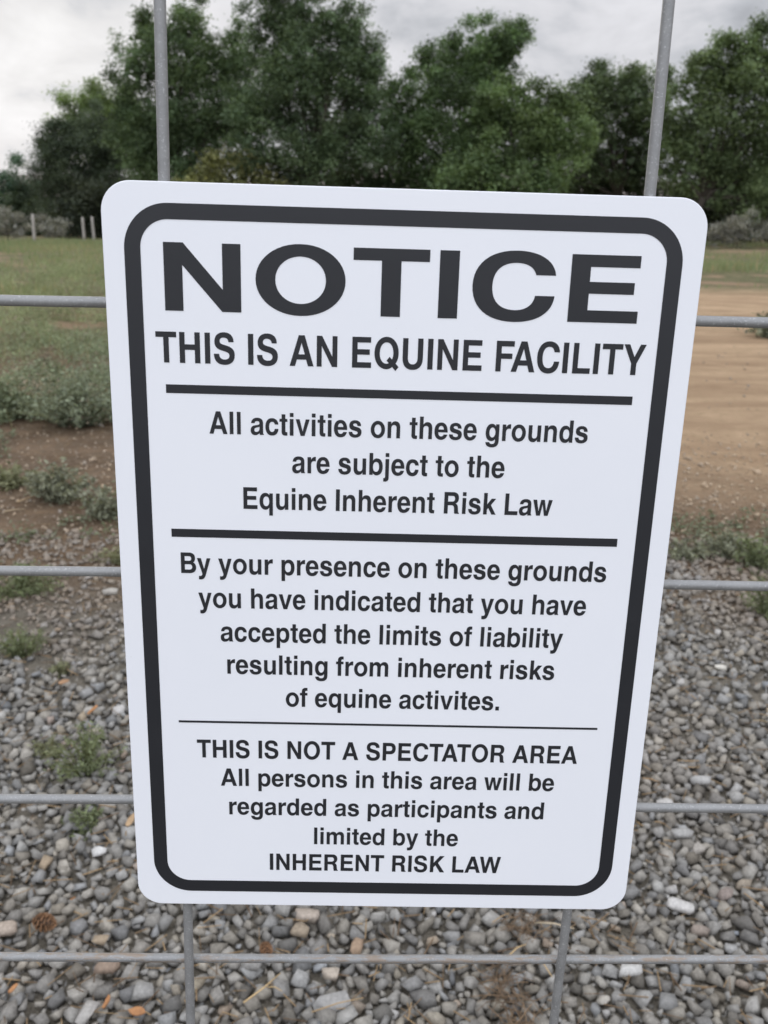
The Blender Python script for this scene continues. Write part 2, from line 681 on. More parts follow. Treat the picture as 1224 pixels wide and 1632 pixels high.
def tree(name, label, cat, base_px, Y, lobes_px, tone, group, seed, leaf=.135, per=8, cluster=22, trunk=.22, warm=.22, depth=.9, zmin=.05):
    r = np.random.default_rng(seed)
    s = Y / F
    bp = at(base_px, 388, Y)
    gx, gy = bp.x, bp.y
    root = empty(name, (gx, gy, gz(gx, gy)), label, cat, group)
    org = np.array(root.location)
    lob = []
    for (px, py, rx, ry) in lobes_px:
        yy = Y + r.uniform(-1, 1) * rx * s * .35
        c = np.array(at(px, py, yy)) - org
        lob.append((c, np.array([rx * s, (rx + ry) * .5 * s * depth, ry * s])))
    plumes = []
    for c, rad in lob:
        for _ in range(6):
            a, e = r.uniform(0, 2 * PI), r.uniform(-.2, 1.4)
            d = np.array([math.cos(a) * math.cos(e), math.sin(a) * math.cos(e) * .8, math.sin(e)])
            plumes.append((c + d * rad * r.uniform(.88, 1.1), rad * r.uniform(.16, .3) * np.array([.9, .9, 1.25])))
    P, key, nk = crown_points(lob + plumes, r, per, cluster, leaf * 1.45)
    ok = P[:, 2] > zmin
    P, key = P[ok], key[ok]
    ka = r.normal(0, 1, nk)[key][:, None]
    kb = r.normal(0, 1, len(P))[:, None]
    t = np.array(tone) * np.clip(1 + .34 * ka + .10 * kb, .35, 2.0)
    hue = np.clip(.5 + .35 * r.normal(0, 1, nk)[key], 0, 1)[:, None] * warm
    t = t * np.array([2.95, 2.65, 3.1])
    t = t * (1 - hue) + t * np.array([1.42, 1.1, .8]) * hue
    V, Fq, Cc = leaves(P, leaf, r, t, up=1.1)
    # inner twigs and leaf masses that close the crown
    core = []
    for c, rad in lob:
        m_ = int(16 + 20 * float(np.mean(rad)) ** 2)
        e = r.normal(size=(m_, 3))
        e /= np.linalg.norm(e, axis=1)[:, None]
        core.append(c + e * rad * (r.random(m_) ** .45)[:, None] * .66)
    core = np.concatenate(core)
    core = core[core[:, 2] > zmin]
    tc_ = np.array(tone) * np.array([2.7, 2.4, 2.8]) * np.clip(1 + .2 * r.normal(size=(len(core), 1)), .5, 1.6)  # inner leaves coloured darker than outer ones, painting shaded depth into the crown
    V2, F2, C2 = leaves(core, leaf * 2.8, r, tc_, aspect=.75)
    Fq = np.concatenate([Fq, F2 + len(V)])
    V = np.concatenate([V, V2])
    Cc = np.concatenate([Cc, C2])
    link('crown', arr_mesh('crown', V, Fq, Cc), MAT_LEAF, root)
    # trunk and limbs
    top = np.mean([c for c, _ in lob], 0)
    parts = []
    fork = np.array([top[0] * .35, top[1] * .35, max(.4, top[2] * .42)])
    parts.append(tube([(0, 0, -.15), (fork[0] * .4, fork[1] * .4, fork[2] * .5), tuple(fork)], [trunk, trunk * .8, trunk * .62], 8))
    for c, rad in lob:
        mid = fork * .5 + c * .5 + r.normal(0, .18, 3)
        if mid[2] < .1:
            continue
        parts.append(tube([tuple(fork * .97), tuple(mid), tuple(c + r.normal(0, .15, 3))], [trunk * .5, trunk * .3, trunk * .08], 6))
    tv, tf = join(parts)
    link('trunk', arr_mesh('trunk', tv, tf, smooth=True), MAT_BARK, root)
    return root


G_T = 'trees along the far side of the field'
DG = (.040, .070, .026)
tree('tree', 'small dark green tree at the far left end of the row, lower than the rest', 'tree', 24, 62,
     [(28, 300, 32, 40), (8, 330, 30, 36), (50, 332, 28, 34), (30, 350, 34, 26)], (.024, .046, .026), G_T, 101, leaf=.15)
tree('tree', 'dark dense juniper leaning left beside the low tree at the left end', 'tree', 120, 54,
     [(92, 240, 34, 42), (120, 265, 62, 60), (82, 275, 34, 42), (160, 235, 45, 60), (140, 320, 62, 50), (100, 325, 42, 42), (178, 290, 40, 60)],
     (.027, .040, .023), G_T, 102, leaf=.12, per=10)
tree('tree', 'light green round-topped tree behind the dark juniper', 'tree', 165, 58,
     [(138, 185, 46, 42), (172, 175, 42, 40), (120, 205, 32, 36), (160, 235, 58, 52), (205, 215, 50, 60)], (.055, .085, .028), G_T, 103, leaf=.15)
tree('tree', 'ragged tall tree directly behind the left upright wire', 'tree', 285, 48,
     [(232, 75, 42, 44), (262, 55, 40, 36), (306, 42, 26, 38), (222, 130, 45, 50), (280, 115, 66, 60), (340, 110, 46, 48), (378, 100, 34, 42),
      (255, 190, 68, 62), (330, 185, 72, 70), (290, 260, 92, 66), (215, 240, 56, 60), (372, 175, 44, 66), (385, 240, 50, 60)], (.038, .062, .028), G_T, 104, warm=.3)
tree('tree', 'tallest tree, dark crown running out of the top of the photo', 'tree', 490, 45,
     [(455, 8, 66, 62), (430, 65, 46, 60), (505, 48, 40, 46), (556, 62, 38, 40), (480, 110, 78, 68), (560, 118, 50, 52), (590, 108, 26, 34),
      (440, 165, 66, 64), (530, 180, 78, 68), (590, 180, 42, 52), (480, 250, 92, 66), (570, 250, 66, 62), (400, 240, 48, 60)], (.035, .056, .027), G_T, 105, trunk=.32)
tree('tree', 'round headed green tree in the middle with a flat bushy top', 'tree', 745, 47,
     [(735, 90, 62, 44), (780, 72, 46, 34), (815, 76, 26, 30), (690, 120, 38, 36), (745, 135, 76, 52), (800, 120, 36, 44), (670, 175, 52, 50), (740, 200, 82, 66),
      (640, 205, 44, 60), (690, 260, 76, 60), (780, 262, 60, 62), (628, 190, 36, 44)], (.038, .064, .026), G_T, 106)
tree('tree', 'paler green tree in front of and just right of the round headed one', 'tree', 850, 44,
     [(850, 172, 40, 38), (806, 182, 42, 44), (874, 200, 34, 44), (832, 222, 62, 50), (880, 255, 38, 50), (825, 280, 70, 46), (905, 225, 36, 46)], (.044, .070, .027), G_T, 107, leaf=.15)
tree('tree', 'low spreading dark green tree left of the right upright wire', 'tree', 985, 49,
     [(985, 140, 52, 34), (945, 165, 36, 38), (1025, 145, 44, 40), (975, 190, 70, 46), (1040, 200, 44, 52), (930, 225, 44, 48), (1000, 255, 76, 46), (915, 280, 40, 40)],
     (.040, .061, .028), G_T, 108, leaf=.15)
tree('tree', 'large green tree filling the right edge behind the right upright wire', 'tree', 1085, 45,
     [(1200, 98, 44, 48), (1150, 112, 40, 44), (1105, 140, 38, 40), (1235, 120, 48, 60), (1275, 110, 50, 60), (1160, 170, 70, 54), (1100, 200, 52, 52), (1230, 195, 66, 60),
      (1300, 190, 70, 70), (1130, 250, 74, 44), (1215, 255, 66, 40), (1080, 270, 44, 44), (1150, 300, 56, 40), (1210, 315, 48, 40), (1270, 305, 56, 52)], (.046, .070, .030), G_T, 109, leaf=.15, trunk=.28, per=7)

G_B = 'dark bushes under the trees'
for i, (px, Y, lob, lb, tn) in enumerate((
        (60, 60, [(55, 330, 30, 36), (30, 345, 26, 30), (85, 340, 30, 38), (20, 365, 30, 24), (60, 368, 34, 22), (98, 368, 30, 22)], 'dark bush under the low trees behind the pale posts', (.022, .034, .018)),
        (150, 52, [(140, 335, 40, 44), (170, 325, 36, 50), (120, 350, 30, 28), (135, 368, 40, 20), (175, 365, 30, 24)], 'dark bush under the juniper beside the pair of pale posts', (.022, .030, .018)),
        (370, 44, [(330, 305, 40, 40), (375, 290, 50, 42), (420, 310, 44, 40)], 'yellowish bush under the ragged and tallest trees above the sign', (.060, .070, .026)),
        (590, 48, [(540, 300, 52, 46), (600, 295, 56, 50), (650, 310, 46, 44)], 'dark bush between the tallest and round headed trees', (.028, .046, .022)),
        (760, 43, [(720, 300, 52, 44), (780, 300, 46, 48), (850, 310, 46, 44)], 'green bush beneath the round headed and paler green trees', (.040, .066, .026)),
        (950, 51, [(915, 310, 46, 46), (965, 300, 50, 50), (1015, 312, 46, 44)], 'dark bush beneath the low spreading tree left of the right upright wire', (.026, .036, .020)),
        (1145, 50, [(1095, 315, 46, 50), (1145, 305, 44, 52), (1150, 345, 44, 36), (1100, 350, 50, 36), (1140, 370, 50, 26), (1185, 365, 30, 28)], 'dark bush under the large tree beside the sign right edge', (.024, .033, .018)),
        (1225, 52, [(1190, 315, 40, 52), (1230, 325, 44, 50), (1275, 320, 44, 58), (1205, 350, 50, 34), (1200, 372, 46, 24), (1250, 368, 50, 28)], 'dark bush under the large tree at the right edge', (.026, .034, .018)))):
    tree('bush', lb, 'bush', px, Y, lob, tn, G_B, 200 + i, leaf=.18, per=9, cluster=12, trunk=.06)

G_S = 'grey green sagebrush'
for i, (px, Y, lob, lb) in enumerate((
        (14, 47, [(10, 358, 22, 22), (28, 366, 20, 18), (-10, 362, 24, 24)], 'pale grey sagebrush at the left edge left of the single post'),
        (78, 48, [(72, 366, 22, 20), (92, 370, 16, 16)], 'pale grey sagebrush just right of the single post'),
        (1176, 42, [(1165, 374, 24, 22), (1188, 372, 22, 26), (1145, 380, 16, 16)], 'grey sagebrush beside the right edge of the sign'),
        (1240, 42, [(1236, 378, 26, 20), (1262, 376, 24, 22)], 'grey sagebrush at the right edge of the photo'))):
    tree('sagebrush', lb, 'shrub', px, Y, lob, (.092, .102, .080), G_S, 300 + i, leaf=.09, per=34, cluster=12, trunk=.04, warm=.2, zmin=.01)

# ------------------------------------------------------------------ pale wooden posts by the trees
def build_posts():
    m, w, b, out = material('weathered_wood')
    tc = w.n('ShaderNodeTexCoord')
    mp = w.n('ShaderNodeMapping')
    mp.inputs['Scale'].default_value = (1, 1, .12)
    w.l(tc.outputs['Object'], mp.inputs[0])
    w.l(w.mix(w.noise(mp.outputs[0], 22, 5, .6), (.2, .18, .155), (.42, .395, .36)), b.inputs['Base Color'])
    b.inputs['Roughness'].default_value = .9
    for (xt, yt, xb, yb, Y, lb) in ((52, 341, 54.5, 389, 43, 'single pale weathered post left of the others'),
                                    (131.5, 346, 134, 385, 46, 'left post of the close pair of pale posts'),
                                    (146.5, 345, 150, 385, 46, 'right post of the close pair of pale posts')):
        pb = gnd(xb, yb) if yb > 388 else at(xb, 386, Y)
        top = at(xt, yt, pb.y)
        base = Vector((pb.x, pb.y, gz(pb.x, pb.y) - .1))
        d = Vector(top) - base
        v, f = tube([(0, 0, 0), tuple(d * .35 + Vector((.015, 0, 0))), tuple(d * .7), tuple(d * .985), tuple(d)], [.075, .07, .064, .06, .04], 9)
        o = link('fence_post', arr_mesh('fence_post', v, f), m)
        o.location = base
        tag(o, lb, 'post', 'pale posts at the edge of the field')


build_posts()

# ------------------------------------------------------------------ meadow and weeds (uncountable)
def blades(x, y, h, w, r, tone, lean=.35):
    n = len(x)
    z = ground_height(x, y)
    a = r.uniform(0, 2 * PI, n)
    b = r.uniform(0, 2 * PI, n)
    ln = r.normal(0, lean, n) * h
    base = np.stack([x, y, z], 1)
    s = np.stack([np.cos(a), np.sin(a), np.zeros(n)], 1) * (w * .5)[:, None]
    o1 = np.stack([np.cos(b) * ln * .35, np.sin(b) * ln * .35, h * .6], 1)
    o2 = np.stack([np.cos(b) * ln, np.sin(b) * ln, h], 1)
    V = np.stack([base - s, base + s, base + o1 + s * .8, base + o2, base + o1 - s * .8], 1).reshape(-1, 3)
    o5 = (np.arange(n) * 5)[:, None]
    Fq = np.concatenate([o5 + np.array([0, 1, 2, 4]), o5 + np.array([4, 2, 3, 3])])
    return V, o5, tone


def blade_mesh(name, x, y, h, w, r, tone, lean=.35):
    V, o5, _ = blades(x, y, h, w, r, tone, lean)
    F3 = np.concatenate([o5 + np.array([0, 1, 2]), o5 + np.array([0, 2, 4]), o5 + np.array([4, 2, 3])])
    return arr_mesh(name, V, F3, np.repeat(tone, 5, 0))


def build_meadow():
    r = np.random.default_rng(31)
    n = 150000
    y = 13.5 + 38 * r.random(n) ** .9
    x = r.uniform(-.60, .60, n) * (y + 3)
    cl = vnoise(x, y, .45, 12) + .6 * vnoise(x, y, 1.4, 13)
    near_right = (x > .12 * y) & (y < 18.5 + 1.2 * vnoise(x, y, .5, 3))
    brown = np.exp(-((x + 7.6) / 2.6) ** 2 - ((y - 20.5) / 1.3) ** 2) + .85 * np.exp(-((x - 9) / 5) ** 2 - ((y - 21.5) / 1.4) ** 2)
    keep = (r.random(n) < np.clip(.4 + .8 * cl, .04, 1)) & ~near_right & (r.random(n) > brown * .95)
    x, y, cl = x[keep], y[keep], cl[keep]
    n = len(x)
    h = np.clip(.15 + .07 * cl + r.normal(0, .05, n), .04, .40)
    k = np.clip(.5 + .45 * vnoise(x, y, .55, 17) + r.normal(0, .2, n), 0, 1)[:, None]
    tone = np.array([.155, .21, .105]) * (1 - k) + np.array([.275, .285, .15]) * k
    dry = r.random(n) < .12
    tone[dry] = np.array([.34, .28, .16])
    o = link('meadow_grass', blade_mesh('meadow_grass', x, y, h, r.uniform(.012, .03, n), r, tone), MAT_GRASS)
    tag(o, 'yellow green meadow grass in front of the trees', 'grass', kind='stuff')


build_meadow()


def build_field_weeds():
    r = np.random.default_rng(37)
    n = 3000
    y = 5.3 + 19 * r.random(n) ** 1.15
    x = r.uniform(-.62, .02, n) * (y + 1.5)
    v = vnoise(x, y, .8, 41) + .5 * vnoise(x, y, 2.0, 42)
    keep = (v > -.45) & ((x < -.12 * y) | (y < 9)) & (y > 5.55 + .3 * vnoise(x, y, 1.3, 8))
    x, y, v = x[keep], y[keep], v[keep]
    rad = np.clip(.135 + .07 * v + r.normal(0, .045, len(x)), .05, .32)
    hue = np.clip(.5 + .4 * vnoise(x, y, .6, 44) + .03 * (y - 9), 0, 1)
    Vs, Fs, Cs, off = [], [], [], 0
    for i in range(len(x)):
        m = int(70 + 760 * rad[i])
        e = r.normal(size=(m, 3))
        e /= np.linalg.norm(e, axis=1)[:, None]
        e[:, 2] = np.abs(e[:, 2])
        c = e * rad[i] * (r.random(m) ** .5)[:, None] * np.array([1.15, 1.15, 1.25])
        c += np.array([x[i], y[i], gz(x[i], y[i]) + .015])
        kt = np.clip(1 + .25 * r.normal(size=(m, 1)), .4, 1.8)
        t0 = np.array([.205, .24, .16]) * (1 - hue[i]) + np.array([.255, .285, .15]) * hue[i]
        t = (t0 if r.random() > .16 else np.array([.27, .225, .17])) * kt * r.uniform(.7, 1.25)
        V, Fq, Cc = leaves(c, .026, r, t, up=.1, aspect=.34)
        Vs.append(V)
        Fs.append(Fq + off)
        Cs.append(Cc)
        off += len(V)
    o = link('field_weeds', arr_mesh('field_weeds', np.concatenate(Vs), np.concatenate(Fs), np.concatenate(Cs)), MAT_WEED)
    tag(o, 'grey green weeds growing thickly over the left of the field', 'weeds', kind='stuff')
    # dry stalks and seed heads among them
    n = 5200
    y = 5.4 + 12 * r.random(n)
    x = r.uniform(-.62, .0, n) * (y + 1.5)
    k = r.random((n, 1))
    tone = np.array([.14, .15, .07]) * (1 - k) + np.array([.32, .25, .15]) * k
    o = link('field_grass', blade_mesh('field_grass', x, y, r.uniform(.06, .3, n), r.uniform(.002, .005, n), r, tone, .5), MAT_GRASS)
    tag(o, 'thin dry grass stalks standing among the grey green weeds', 'grass', kind='stuff')


build_field_weeds()


# ------------------------------------------------------------------ single weeds
def weed(px, py, width, height, label, tone, seed, leaf=.022, stems=26, feathery=False, group='weeds standing in the gravel and soil'):
    r = np.random.default_rng(seed)
    p = gnd(px, py)
    root = empty('weed', (p.x, p.y, gz(p.x, p.y)), label, 'weed', group)
    parts, tips = [], []
    for _ in range(stems):
        a = r.uniform(0, 2 * PI)
        q = r.random() ** .6
        ex, ey = math.cos(a) * width * .5 * q, math.sin(a) * width * .5 * q
        ez = height * (1.05 - .65 * q * q) * r.uniform(.7, 1.05)
        sx, sy = ex * .15, ey * .15
        pts = [(sx, sy, -.01), (sx * .5 + ex * .4, sy * .5 + ey * .4, ez * .6), (ex, ey, ez)]
        parts.append(tube(pts, [.0016, .0012, .0006], 4))
        for t in r.uniform(.15, 1.02, 11 if not feathery else 18):
            u = 1 - t
            b = [u * u * pts[0][k] + 2 * u * t * pts[1][k] + t * t * pts[2][k] for k in range(3)]
            for _k in range(2):
                tips.append(np.array(b) + r.normal(0, leaf * .45, 3))
    v, f = join(parts)
    link('stems', arr_mesh('stems', v, f, np.tile(np.array(tone) * np.array([1.1, 1.0, .8]), (len(v), 1))), MAT_WEED, root)
    C = np.array(tips)
    C[:, 2] = np.maximum(C[:, 2], .006)
    t = np.array(tone) * np.clip(1 + .33 * r.normal(size=(len(C), 1)), .35, 1.9)
    V, Fq, Cc = leaves(C, leaf, r, t, up=.3, aspect=.26 if feathery else .5)
    link('leaves', arr_mesh('leaves', V, Fq, Cc), MAT_WEED, root)
    return root


GR, GG, OL = (.205, .212, .15), (.165, .19, .10), (.2, .205, .12)
weed(95, 800, .36, .17, 'grey green leafy weed on bare soil above the second wire, larger of two', GR, 401, .027, 60)
weed(165, 828, .26, .13, 'grey green weed touching the sign left edge, lower right of a larger one', GR, 402, .025, 40)
weed(18, 780, .30, .10, 'flat dull green weed on soil at the left edge above the second wire', OL, 403, .024, 34)
weed(36, 945, .34, .10, 'flat green weed at the left edge just below the second wire', GG, 404, .018, 44, True)
weed(205, 900, .30, .07, 'flat yellowish weed half hidden behind the sign at the second wire', OL, 414, .018, 26, True)
weed(36, 1045, .19, .11, 'fine leaved weed at the left edge where soil meets gravel', GG, 405, .014, 30, True)
weed(140, 1228, .20, .12, 'feathery green weed in the gravel above the third wire on the left', GG, 406, .0135, 34, True)
weed(78, 1205, .09, .05, 'small pale green weed left of the feathery weed in the gravel', OL, 407, .015, 16, True)
weed(95, 1075, .07, .04, 'tiny green sprout in the gravel between wires on the left', OL, 408, .014, 12, True)
weed(135, 1318, .10, .04, 'small green sprig just below the third wire on the left', GG, 409, .016, 16, True)
weed(1150, 885, .30, .09, 'grey green weed just above the second wire on the right of the sign', GR, 410, .02, 40)
weed(1212, 905, .26, .12, 'green weed at the right edge straddling the second wire', GG, 411, .02, 34)
weed(1226, 985, .22, .15, 'fine leaved green weed at the right edge below the second wire', GG, 412, .016, 40, True)
weed(1090, 890, .22, .06, 'low grey green weed against the right edge of the sign', GR, 413, .018, 26)
weed(1222, 540, .7, .26, 'round green weed on the tan track at the right edge', GR, 415, .06, 40)
weed(128, 684, .8, .32, 'large bushy grey green weed against the left edge of the sign', (.195, .22, .15), 416, .026, 200)
weed(10, 674, .45, .22, 'bushy green weed at the left edge where the field meets bare soil', (.155, .18, .11), 417, .028, 130)
weed(70, 612, .4, .16, 'mid sized weed between two larger bushy weeds at the soil edge', (.2, .2, .135), 418, .026, 90)


def ground_sprouts():
    """low green ground cover creeping over the soil edge"""
    r = np.random.default_rng(51)
    n = 5200
    y = 3.0 + 2.6 * r.random(n)
    x = r.uniform(-.62, .62, n) * (y + .6)
    m = vnoise(x, y, 2.4, 61) + .6 * vnoise(x, y, 6, 62)
    band = np.exp(-((y - 3.45 - .05 * x) / .45) ** 2) * (x > 0) + .55 * (x < 0)
    keep = (m > .12) & (r.random(n) < band)
    x, y = x[keep], y[keep]
    k = 9
    n = len(x)
    C = np.repeat(np.stack([x, y, ground_height(x, y) + .016], 1), k, 0) + r.normal(0, .02, (n * k, 3)) * np.array([1, 1, .5])
    t = np.array([.165, .18, .115]) * np.clip(1 + .25 * r.normal(size=(n * k, 1)), .5, 1.7)
    V, Fq, Cc = leaves(C, .024, r, t, up=.5, aspect=.4)
    o = link('ground_cover', arr_mesh('ground_cover', V, Fq, Cc), MAT_WEED)
    tag(o, 'low creeping green ground cover on the soil beyond the gravel', 'ground cover', kind='stuff')


ground_sprouts()


# ------------------------------------------------------------------ single stones, cones, straws
def stone(px, py, size, tone, label, seed, long=1.15, yaw=0.0, smooth=False, group='pale stones standing out in the gravel'):
    r = np.random.default_rng(seed)
    hv, hf = hull_variant(r, 26 if smooth else 16, r.uniform(.6, .75))
    p = gnd(px, py, .024)
    v = hv * np.array([size * long, size, size])
    c, s = math.cos(yaw), math.sin(yaw)
    v = v @ np.array([[c, s, 0], [-s, c, 0], [0, 0, 1]])
    t = np.array(tone) * .86 * np.clip(1 + .06 * r.normal(size=(len(v), 1)), .8, 1.2)
    o = link('stone', arr_mesh('stone', v, hf, t), MAT_STONE)
    o.location = (p.x, p.y, gz(p.x, p.y) + .022)
    tag(o, label, 'stone', group)


WH, TN, PK = (.56, .54, .50), (.36, .285, .2), (.34, .27, .235)
stone(158, 1352, .024, (.66, .65, .62), 'small rounded white stone below the third wire on the left', 601, 1.25, .3, True)
stone(74, 1369, .030, TN, 'upright tan stone left of the rounded white stone', 602, 1.5, 1.4)
stone(102, 1378, .024, (.4, .37, .32), 'pale slab of stone right of the upright tan stone', 603, 1.6, 1.9)
stone(8, 1476, .034, (.46, .38, .31), 'cream stone cut by the left edge above the bottom wire', 604, 1.3, .2)
stone(160, 1492, .024, TN, 'tan stone just above the bottom wire left of the left upright wire', 605)
stone(172, 1537, .032, (.33, .25, .19), 'brown tan stone just under the bottom wire at left', 606, 1.4, .1)
stone(136, 1610, .032, (.42, .40, .37), 'long pale stone in the bottom left gravel, whiter than its neighbours', 607, 1.5, 1.2)
stone(228, 1575, .034, (.34, .33, .31), 'light grey angular stone left of the left upright wire at the bottom', 608)
stone(492, 1452, .040, (.42, .36, .30), 'large cream stone tucked under the bottom edge of the sign', 609, 1.3, .1)
stone(478, 1476, .032, (.33, .27, .20), 'rounded tan stone just below the large cream one', 610, 1.1, 0, True)
stone(570, 1502, .030, (.36, .26, .18), 'upright tan stone above the bottom wire under the middle of the sign', 611, 1.3, 1.4, True)
stone(528, 1546, .031, (.52, .45, .37), 'cream stone just below the bottom wire under the middle of the sign', 612, 1.05)
stone(528, 1592, .042, (.40, .39, .37), 'speckled light grey stone at the bottom middle', 613, 1.6, .15)
stone(404, 1527, .038, (.30, .29, .27), 'pale grey stone behind the bottom wire right of the left upright wire', 614, 1.2, 0, True)
stone(1085, 1437, .026, (.58, .56, .53), 'long white stone right of the sign bottom corner', 615, 2.0, -.35, True)
stone(1148, 1060, .030, (.60, .57, .50), 'white pebble in the gravel between second and third wires on the right', 616, 1.2, 0, True)
stone(1118, 1237, .032, (.42, .41, .39), 'pale angular stone above the third wire on the right', 617, 1.5, -.3)
stone(1062, 1273, .026, (.50, .48, .45), 'pale stone touching the third wire beside the sign', 618, 1.6, .1, True)
stone(1088, 1322, .034, (.40, .39, .37), 'pale angular stone just below the third wire on the right', 619, 1.4, .2)
stone(1113, 1345, .030, (.38, .35, .31), 'light triangular stone below the pale angular one on the right', 620, 1.2, .6)
stone(1004, 1541, .026, (.56, .55, .52), 'white stone lying under the bottom wire on the right', 621, 1.7, 0)
stone(1156, 1418, .030, (.30, .25, .22), 'pinkish stone in the gravel at the lower right', 622, 1.2, .5)
stone(1086, 1083, .030, (.44, .42, .39), 'light stone beside the sign right edge between the wires', 623, 1.4, .3)
stone(175, 942, .035, (.46, .43, .38), 'flat pale stone on the soil beside the sign left edge under the second wire', 624, 1.6, .1)


def pine_cone(px, py, L, label, seed, yaw):
    r = np.random.default_rng(seed)
    p = gnd(px, py, .03)
    n = 52
    parts, tones = [], []
    body_v, body_f = tube([(0, 0, -L * .48), (0, 0, -L * .2), (0, 0, L * .15), (0, 0, L * .42)], [L * .1, L * .2, L * .17, L * .05], 8)
    parts.append((body_v, body_f))
    tones.append(np.tile([.09, .055, .035], (len(body_v), 1)))
    for i in range(n):
        t = (i + .5) / n
        a = i * 2.39996
        z = L * (-.46 + .94 * t)
        rad = L * .33 * math.sin(PI * min(1, t * .86 + .12)) ** .8
        c, s = math.cos(a), math.sin(a)
        out_, tan_, up_ = np.array([c, s, 0]), np.array([-s, c, 0]), np.array([0, 0, 1.])
        b0 = out_ * rad * .35 + up_ * (z - L * .03)
        tip = out_ * rad + up_ * (z + L * .06)
        w = L * .11
        v = np.array([b0 - tan_ * w * .5, b0 + tan_ * w * .5, tip + tan_ * w, tip + up_ * L * .03, tip - tan_ * w,
                      tip - up_ * L * .025 + tan_ * w * .7, tip - up_ * L * .025 - tan_ * w * .7])
        f = np.array([[0, 1, 2, 4], [4, 2, 3, 3], [0, 6, 5, 1], [6, 4, 2, 5]])
        f[1] = [4, 2, 3, 4]
        parts.append((v, np.array([[0, 1, 2, 4], [0, 6, 5, 1], [6, 4, 2, 5]])))
        k = r.uniform(.7, 1.3)
        tones.append(np.tile(np.array([.29, .165, .09]) * k, (7, 1)))
    v, f = join(parts)
    o = link('pine_cone', arr_mesh('pine_cone', v, f, np.concatenate(tones)), MAT_STRAW)
    o.location = (p.x, p.y, gz(p.x, p.y) + .032)
    o.rotation_euler = (math.radians(82), 0, yaw)
    tag(o, label, 'pine cone', 'pine cones lying on the gravel')


pine_cone(70, 1468, .050, 'brown open pine cone on the gravel at the lower left', 701, 1.2)
pine_cone(424, 1510, .034, 'small dry brown cone just above the bottom wire under the sign', 702, .4)


def straw(x0, y0, x1, y1, rad, label, tone, seed, z=.034, group='dry straws on the gravel'):
    r = np.random.default_rng(seed)
    a, b = gnd(x0, y0, z), gnd(x1, y1, z)
    mid = (a + b) / 2
    d = b - a
    side = Vector((-d.y, d.x, 0)) * r.uniform(-.06, .06)
    v, f = tube([tuple(a - mid), tuple(side + Vector((0, 0, .003))), tuple(b - mid)], [rad, rad * .9, rad * .6], 6)
    t = np.tile(np.array(tone), (len(v), 1)) * np.clip(1 + .1 * r.normal(size=(len(v), 1)), .7, 1.3)
    o = link('dry_straw', arr_mesh('dry_straw', v, f, t), MAT_STRAW)
    o.location = mid
    tag(o, label, 'straw', group)


ST = (.46, .33, .17)
straw(388, 1598, 447, 1551, .0015, 'long golden straw below the bottom wire right of the left upright wire', ST, 801)
straw(425, 1573, 450, 1580, .0011, 'short straw crossing the end of the long golden straw', ST, 802)
straw(497, 1613, 580, 1590, .0011, 'thin straw right of the left upright wire near the bottom edge of the photo', (.40, .28, .15), 803)
straw(812, 1522, 838, 1505, .0013, 'short pale straw above the bottom wire beside the dry needles', ST, 804)
straw(866, 1535, 880, 1557, .0012, 'short straw just below the bottom wire left of the right upright wire', ST, 805)
straw(785, 1470, 812, 1455, .0011, 'straw under the sign bottom edge near the right upright wire', (.38, .27, .15), 806)
straw(852, 1470, 915, 1480, .0016, 'pale straw running behind the right upright wire below the sign', (.48, .40, .28), 807)
straw(1190, 1012, 1224, 1026, .0011, 'thin pale straw at the right edge between second and third wires', (.42, .33, .2), 808)
straw(1200, 1148, 1224, 1151, .0012, 'short straw at the right edge above the third wire', (.42, .33, .2), 809)
straw(1024, 1240, 1050, 1246, .0013, 'orange brown straw beside the sign right edge above the third wire', (.36, .22, .1), 810)
straw(28, 800, 62, 790, .004, 'pale dry stalk on the soil at left beside the grey green weed', (.40, .29, .17), 811, .02)
straw(6, 815, 40, 811, .003, 'pale dry stalk lying on the soil at the left edge', (.36, .28, .18), 812, .02)


def chip(px, py, L, W, yaw, tone, label, seed):
    r = np.random.default_rng(seed)
    p = gnd(px, py, .032)
    bm = bmesh.new()
    n = 10
    top, bot = [], []
    for i in range(n):
        a = 2 * PI * i / n
        k = r.uniform(.75, 1.05)
        x, y = math.cos(a) * L * .5 * k, math.sin(a) * W * .5 * k
        zz = .004 * math.sin(x / L * 3) + r.normal(0, .0006)
        top.append(bm.verts.new((x, y, zz + .0028)))
        bot.append(bm.verts.new((x * .96, y * .96, zz)))
    bm.faces.new(top)
    bm.faces.new(bot[::-1])
    for i in range(n):
        bm.faces.new((top[i], bot[i], bot[(i + 1) % n], top[(i + 1) % n]))
    me = bpy.data.meshes.new('bark_chip')
    bm.to_mesh(me)
    a = me.attributes.new('tone', 'FLOAT_COLOR', 'POINT')
    c = np.ones((2 * n, 4), np.float32)
    c[:, :3] = np.array(tone) * np.clip(1 + .12 * r.normal(size=(2 * n, 1)), .7, 1.3)
    a.data.foreach_set('color', c.ravel())
    bm.free()
    o = link('bark_chip', me, MAT_STRAW)
    o.location = (p.x, p.y, gz(p.x, p.y) + .034)
    o.rotation_euler = (r.normal(0, .2), r.normal(0, .2), yaw)
    tag(o, label, 'bark chip', 'orange bark chips on the gravel')


